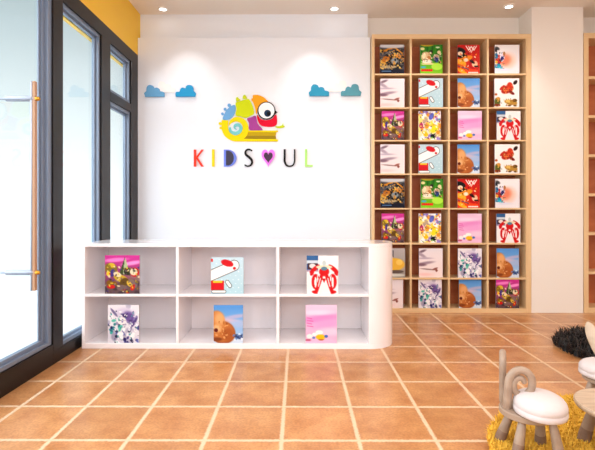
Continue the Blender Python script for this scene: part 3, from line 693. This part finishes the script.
# ------------------------------------------------------------------ shag rugs
def pile(name, cx, cy, rx, ry, wob, count, length, width, m, parent, lean=.6, seed=1, cut=None, z0=.012):
    rn = random.Random(seed); vs, fs, cs = [], [], []
    for _ in range(count):
        a = rn.uniform(0, 2*PI); q = math.sqrt(rn.random())*(1+wob*math.sin(3*a+1)+wob*.6*math.sin(5*a))
        x, y = cx+rx*q*math.cos(a), cy+ry*q*math.sin(a)
        if cut and not cut(x, y): continue
        d_ = rn.uniform(0, 2*PI); L = length*rn.uniform(.6, 1.15); ln = lean*rn.uniform(.3, 1.2)
        dx, dy = math.cos(d_), math.sin(d_); px, py = -dy*width/2, dx*width/2
        b = len(vs)
        x1, y1, z1 = x+dx*L*ln*.35, y+dy*L*ln*.35, z0+L*.6
        x2, y2, z2 = x+dx*L*ln, y+dy*L*ln, z0+L*max(.25, 1-.35*ln)
        vs += [(x-px, y-py, z0-.004), (x+px, y+py, z0-.004), (x1-px*.9, y1-py*.9, z1), (x1+px*.9, y1+py*.9, z1), (x2, y2, z2)]
        fs += [(b, b+1, b+3, b+2), (b+2, b+3, b+4)]
    me = bpy.data.meshes.new(name); me.from_pydata(vs, [], fs); me.materials.append(m); me.update()
    o = bpy.data.objects.new(name, me); COL.objects.link(o); o.parent = parent; o['kind'] = 'stuff'
    return o
def rug_base(cx, cy, rx, ry, wob, m, parent):
    bm = bmesh.new(); n = 72
    P = []
    for k in range(n):
        a = 2*PI*k/n; q = .96*(1+wob*math.sin(3*a+1)+wob*.6*math.sin(5*a)); P.append((cx+rx*q*math.cos(a), cy+ry*q*math.sin(a)))
    a_ = [bm.verts.new((x, y, .001)) for x, y in P]; b_ = [bm.verts.new((x, y, .012)) for x, y in P]
    bm.faces.new(a_[::-1]); bm.faces.new(b_)
    for k in range(n): bm.faces.new((a_[k], a_[(k+1) % n], b_[(k+1) % n], b_[k]))
    return obj('backing', bm, m, parent)
M_ypile = mat('golden_pile', srgb(226, 160, 24), .8, noise=(srgb(255, 214, 84), 45))
M_bpile = mat('black_pile', srgb(14, 13, 14), .5, noise=(srgb(34, 32, 34), 30))
ry_ = empty('shag_rug', (1.75, 2.0, 0)); tag(ry_, 'round golden yellow shag rug under the small chairs and table', 'rug')
rug_base(0, 0, .83, .83, .012, mat('gold_backing', srgb(176, 118, 24), .9), ry_)
pile('pile', 0, 0, .84, .84, .012, 60000, .036, .0055, M_ypile, ry_, .8, 3)
rb_ = empty('shag_rug', (2.785, 3.70, 0)); tag(rb_, 'black long-pile shag rug on the tiles near the white column', 'rug')
rug_base(0, 0, .57, .65, .03, mat('black_backing', srgb(16, 15, 16), .9), rb_)
pile('pile', 0, 0, .59, .67, .03, 9000, .085, .007, M_bpile, rb_, .8, 5)

# ------------------------------------------------------------------ small chairs and table
def club_leg(parent, top, foot, rt=.017, rf=.027):
    T, F = Vector(top), Vector(foot); P = [T, T.lerp(F, .35), T.lerp(F, .62)]
    leg = obj('leg', tube([T, T.lerp(F, .35), T.lerp(F, .66)], [rt, rt+(rf-rt)*.4, rt+(rf-rt)*.75]), M_ash, parent, smooth=True)
    # darker foot with a flat sole
    bm = bmesh.new(); n = 20; rings = []
    ax = (F-T).normalized(); s = ax.orthogonal().normalized(); t = ax.cross(s)
    for q, r in ((.66, rt+(rf-rt)*.76), (.85, rf*.98), (1.0, rf), (1.0, rf*.85)):
        c = T.lerp(F, q)
        rings.append([bm.verts.new(Vector((*(c+(s*math.cos(2*PI*k/n)+t*math.sin(2*PI*k/n))*r).xy, c.z if q == 1 else (c+(s*math.cos(2*PI*k/n)+t*math.sin(2*PI*k/n))*r).z))) for k in range(n)])
    for a, b in zip(rings, rings[1:]):
        for k in range(n): bm.faces.new((a[k], a[(k+1) % n], b[(k+1) % n], b[k]))
    bm.faces.new(rings[0][::-1]); bm.faces.new(rings[-1])
    obj('foot', bm, M_foot, leg, smooth=False)
    return leg

ZR = .020
# chair with curled horns
def oval(rx, ry, prof, n=48, tx=0, p=2.0):
    """prof: (scale, z)"""
    bm = bmesh.new(); rings = []
    for s, z in prof:
        ring = []
        for k in range(n):
            a = 2*PI*k/n; ca, sa = math.cos(a), math.sin(a)
            ring.append(bm.verts.new((tx+rx*s*math.copysign(abs(ca)**(2/p), ca), ry*s*math.copysign(abs(sa)**(2/p), sa), z)))
        rings.append(ring)
    for a, b in zip(rings, rings[1:]):
        for k in range(n): bm.faces.new((a[k], a[(k+1) % n], b[(k+1) % n], b[k]))
    bm.faces.new(rings[0][::-1]); bm.faces.new(rings[-1])
    return bm
CUSH = [(.90, 0), (.985, .006), (1.0, .018), (.985, .030), (.965, .033), (.985, .038), (.985, .052), (.95, .066), (.86, .080), (.70, .091), (.48, .099), (.22, .103), (.05, .104)]
CX, CY = 1.16, 2.19
c = empty('horned_chair', (CX, CY, ZR))
tag(c, 'small grey wooden child chair with white cushion and curled horns on yellow rug', 'chair')
o = obj('seat_base', oval(.124, .114, [(.96, .170), (1, .174), (1, .196), (.96, .200)], tx=-.056), M_ash, c); o.rotation_euler.z = math.radians(-35)
o = obj('cushion', oval(.117, .134, [(s, .2005+z*.95) for s, z in CUSH], tx=.004), M_cush, c, smooth=True); o.rotation_euler.z = math.radians(-12); o.location = (-.010, -.016, 0)
for tx_, ty_, fx, fy in ((-.09, .09, -.14, .12), (-.085, -.01, -.125, -.035), (.03, .05, .05, .085), (.035, -.05, .055, -.085)):
    club_leg(c, (tx_, ty_, .170), (fx, fy, 0))
def spiral(base, ax, up, H_, rr, turns=1.38, vs=1.3):
    ax = Vector(ax).normalized(); up = Vector(up).normalized(); B = Vector(base)
    cz = H_-rr*vs; pts = [B, B+up*(cz*.35), B+up*(cz*.7)]
    C = B+up*cz+ax*rr; n = int(26*turns)
    for k in range(n+1):
        a = PI-2*PI*turns*k/n; r = rr*(1-.70*(k/n)**1.7)
        pts.append(C+ax*(r*math.cos(a))+up*(r*math.sin(a)*vs))
    return pts
sp = spiral((-.138, .040, .200), (1, -.32, 0), (.06, -.03, 1), .196, .055)
n = len(sp); obj('horn', tube(sp, [.021-.008*(k/(n-1)) for k in range(n)]), M_ash, c, smooth=True)
sp = spiral((-.118, .130, .200), (.45, 1, 0), (0, 0, 1), .232, .052)
obj('horn', tube(sp, [.0175-.005*(k/(n-1)) for k in range(n)]), M_ash, c, smooth=True)

# chair with rabbit ears
c = empty('eared_chair', (1.87, 2.75, .013), math.radians(-45))
tag(c, 'small wooden child chair with white cushion and leaf-shaped ears behind the round table', 'chair')
obj('seat_base', oval(.135, .125, [(.95, .14), (1, .145), (1, .162), (.95, .167)]), M_ash, c)
obj('cushion', oval(.155, .14, [(s, .168+z*.95) for s, z in CUSH]), M_cush, c, smooth=True)
for tx_, ty_, fx, fy in ((-.07, .07, -.10, .10), (-.07, -.07, -.10, -.095), (.07, .07, .10, .10), (.07, -.07, .10, -.095)):
    club_leg(c, (tx_, ty_, .14), (fx, fy, 0))
for s in (-1, 1):
    bm = bmesh.new(); rings = []; n = 24
    A = Vector((.022*s, .135, .16)); B = Vector((.15*s, .19, .44))
    w = (B-A); sd = Vector((w.z, 0, -w.x)).normalized(); nn = w.cross(sd).normalized()
    for q in range(17):
        t = q/16; wd = .036*math.sin(PI*min(1, .16+.84*t)**1.0)**.6+.0 if t < 1 else .002
        wd = .042*math.sqrt(max(.001, 1-((t-.62)/.385)**2)) if t > .62 else .018+.024*math.sin(PI/2*t/.62)
        cc = A.lerp(B, t)
        rings.append([bm.verts.new(cc+sd*wd*math.cos(2*PI*k/n)+nn*.010*math.sin(2*PI*k/n)*min(1, wd/.015)) for k in range(n)])
    for a, b in zip(rings, rings[1:]):
        for k in range(n): bm.faces.new((a[k], a[(k+1) % n], b[(k+1) % n], b[k]))
    bm.faces.new(rings[0][::-1]); bm.faces.new(rings[-1])
    obj('ear', bm, M_tabw, c, smooth=True)
obj('back_rail', tube([(-.08, .12, .155), (0, .135, .155), (.08, .12, .155)], [.014]*3), M_ash, c, smooth=True)

# small round table
t = empty('round_table', (1.545, 2.165, ZR))
tag(t, 'small low round table with pale wooden top at the right edge of the yellow rug', 'table')
obj('tabletop', lathe([(.188, .216), (.199, .221), (.203, .230), (.203, .238), (.199, .245), (.19, .247)], 56), M_tabw, t, smooth=False)
for a in (125, 215, 305, 35):
    q = math.radians(a)
    club_leg(t, (.12*math.cos(q), .12*math.sin(q), .216), (.175*math.cos(q), .175*math.sin(q), 0), .020, .031)

# ------------------------------------------------------------------ light
def area(name, loc_, size, energy, col, rot=(0, 0, 0), sy=None):
    l = bpy.data.lights.new(name, 'AREA'); l.energy = energy; l.color = col; l.size = size
    if sy: l.shape = 'RECTANGLE'; l.size_y = sy
    o = bpy.data.objects.new(name, l); COL.objects.link(o); o.location = loc_; o.rotation_euler = rot; return o
area('ceiling_fill_light', (-.2, 1.6, 3.44), 1.6, 42, (.97, .98, 1), sy=2.4)  # added fill under the ceiling, no visible fixture
area('ceiling_fill_light', (2.9, 2.4, 3.44), 1.2, 42, (1, .86, .72), sy=2.4)  # added warm fill for the right side, no visible fixture
area('front_fill_light', (.6, -1.2, 2.4), 3.2, 84, (1, .97, .98), rot=(math.radians(68), 0, 0), sy=1.6)  # unseen fill behind the camera, added to brighten desk, shelves and wall
def spot(x, y, z, tx, ty, tz, e, ang=70, blend=.8, col=(1, .96, .92), r=.03):
    l = bpy.data.lights.new('downlight_beam', 'SPOT'); l.energy = e; l.spot_size = math.radians(ang); l.spot_blend = blend; l.color = col; l.shadow_soft_size = r
    o = bpy.data.objects.new('downlight_beam', l); COL.objects.link(o); o.location = (x, y, z)
    o.rotation_euler = (Vector((tx, ty, tz))-Vector((x, y, z))).to_track_quat('-Z', 'Y').to_euler(); return o
spot(-1.28, 4.85, 3.42, -1.3, 5.25, 1.8, 17, 76)
spot(.17, 4.85, 3.42, .17, 5.25, 1.8, 17, 76)
spot(2.3, 4.6, 3.42, 2.3, 5.3, 1.6, 22, 80)
spot(1.3, 4.6, 3.42, 1.3, 5.3, 1.6, 20, 80)

l = bpy.data.lights.new('soft_daylight', 'SUN'); l.energy = 7; l.angle = math.radians(110); l.color = (.93, .97, 1)
o = bpy.data.objects.new('soft_daylight', l); COL.objects.link(o); o.location = (-6, 1, 5); o.rotation_euler = Vector((1, .35, -.55)).to_track_quat('-Z', 'Y').to_euler()
spot(1.84, 1.22, 3.42, 1.12, 2.2, .2, 34, 34, .5, (1, .9, .78), .06)
w = bpy.data.worlds.new('daylight'); SC.world = w; w.use_nodes = True
nt = w.node_tree; bg = nt.nodes['Background']; N = nt.nodes.new; L = nt.links.new
tc = N('ShaderNodeTexCoord'); sx = N('ShaderNodeSeparateXYZ'); cr = N('ShaderNodeValToRGB')
cr.color_ramp.elements[0].position = .0; cr.color_ramp.elements[0].color = (1.25, 1.3, 1.3, 1)
cr.color_ramp.elements[1].position = .36; cr.color_ramp.elements[1].color = (.52, .62, .65, 1)
L(tc.outputs['Generated'], sx.inputs[0]); L(sx.outputs['Z'], cr.inputs[0]); L(cr.outputs[0], bg.inputs[0])
bg.inputs[1].default_value = 1.05

# ------------------------------------------------------------------ camera
cam = bpy.data.cameras.new('camera'); co = bpy.data.objects.new('camera', cam); COL.objects.link(co)
cam.sensor_width = 36; cam.lens = 454/595*36; cam.shift_x = .0015; cam.shift_y = -(225-208)/595
co.location = (0, 0, 1.2); co.rotation_euler = (PI/2, 0, .004)
SC.camera = co
SC.view_settings.view_transform = 'Standard'
SC.view_settings.exposure = .08
SC.cycles.use_denoising = True
SC.cycles.max_bounces = 10
SC.cycles.sample_clamp_indirect = 6
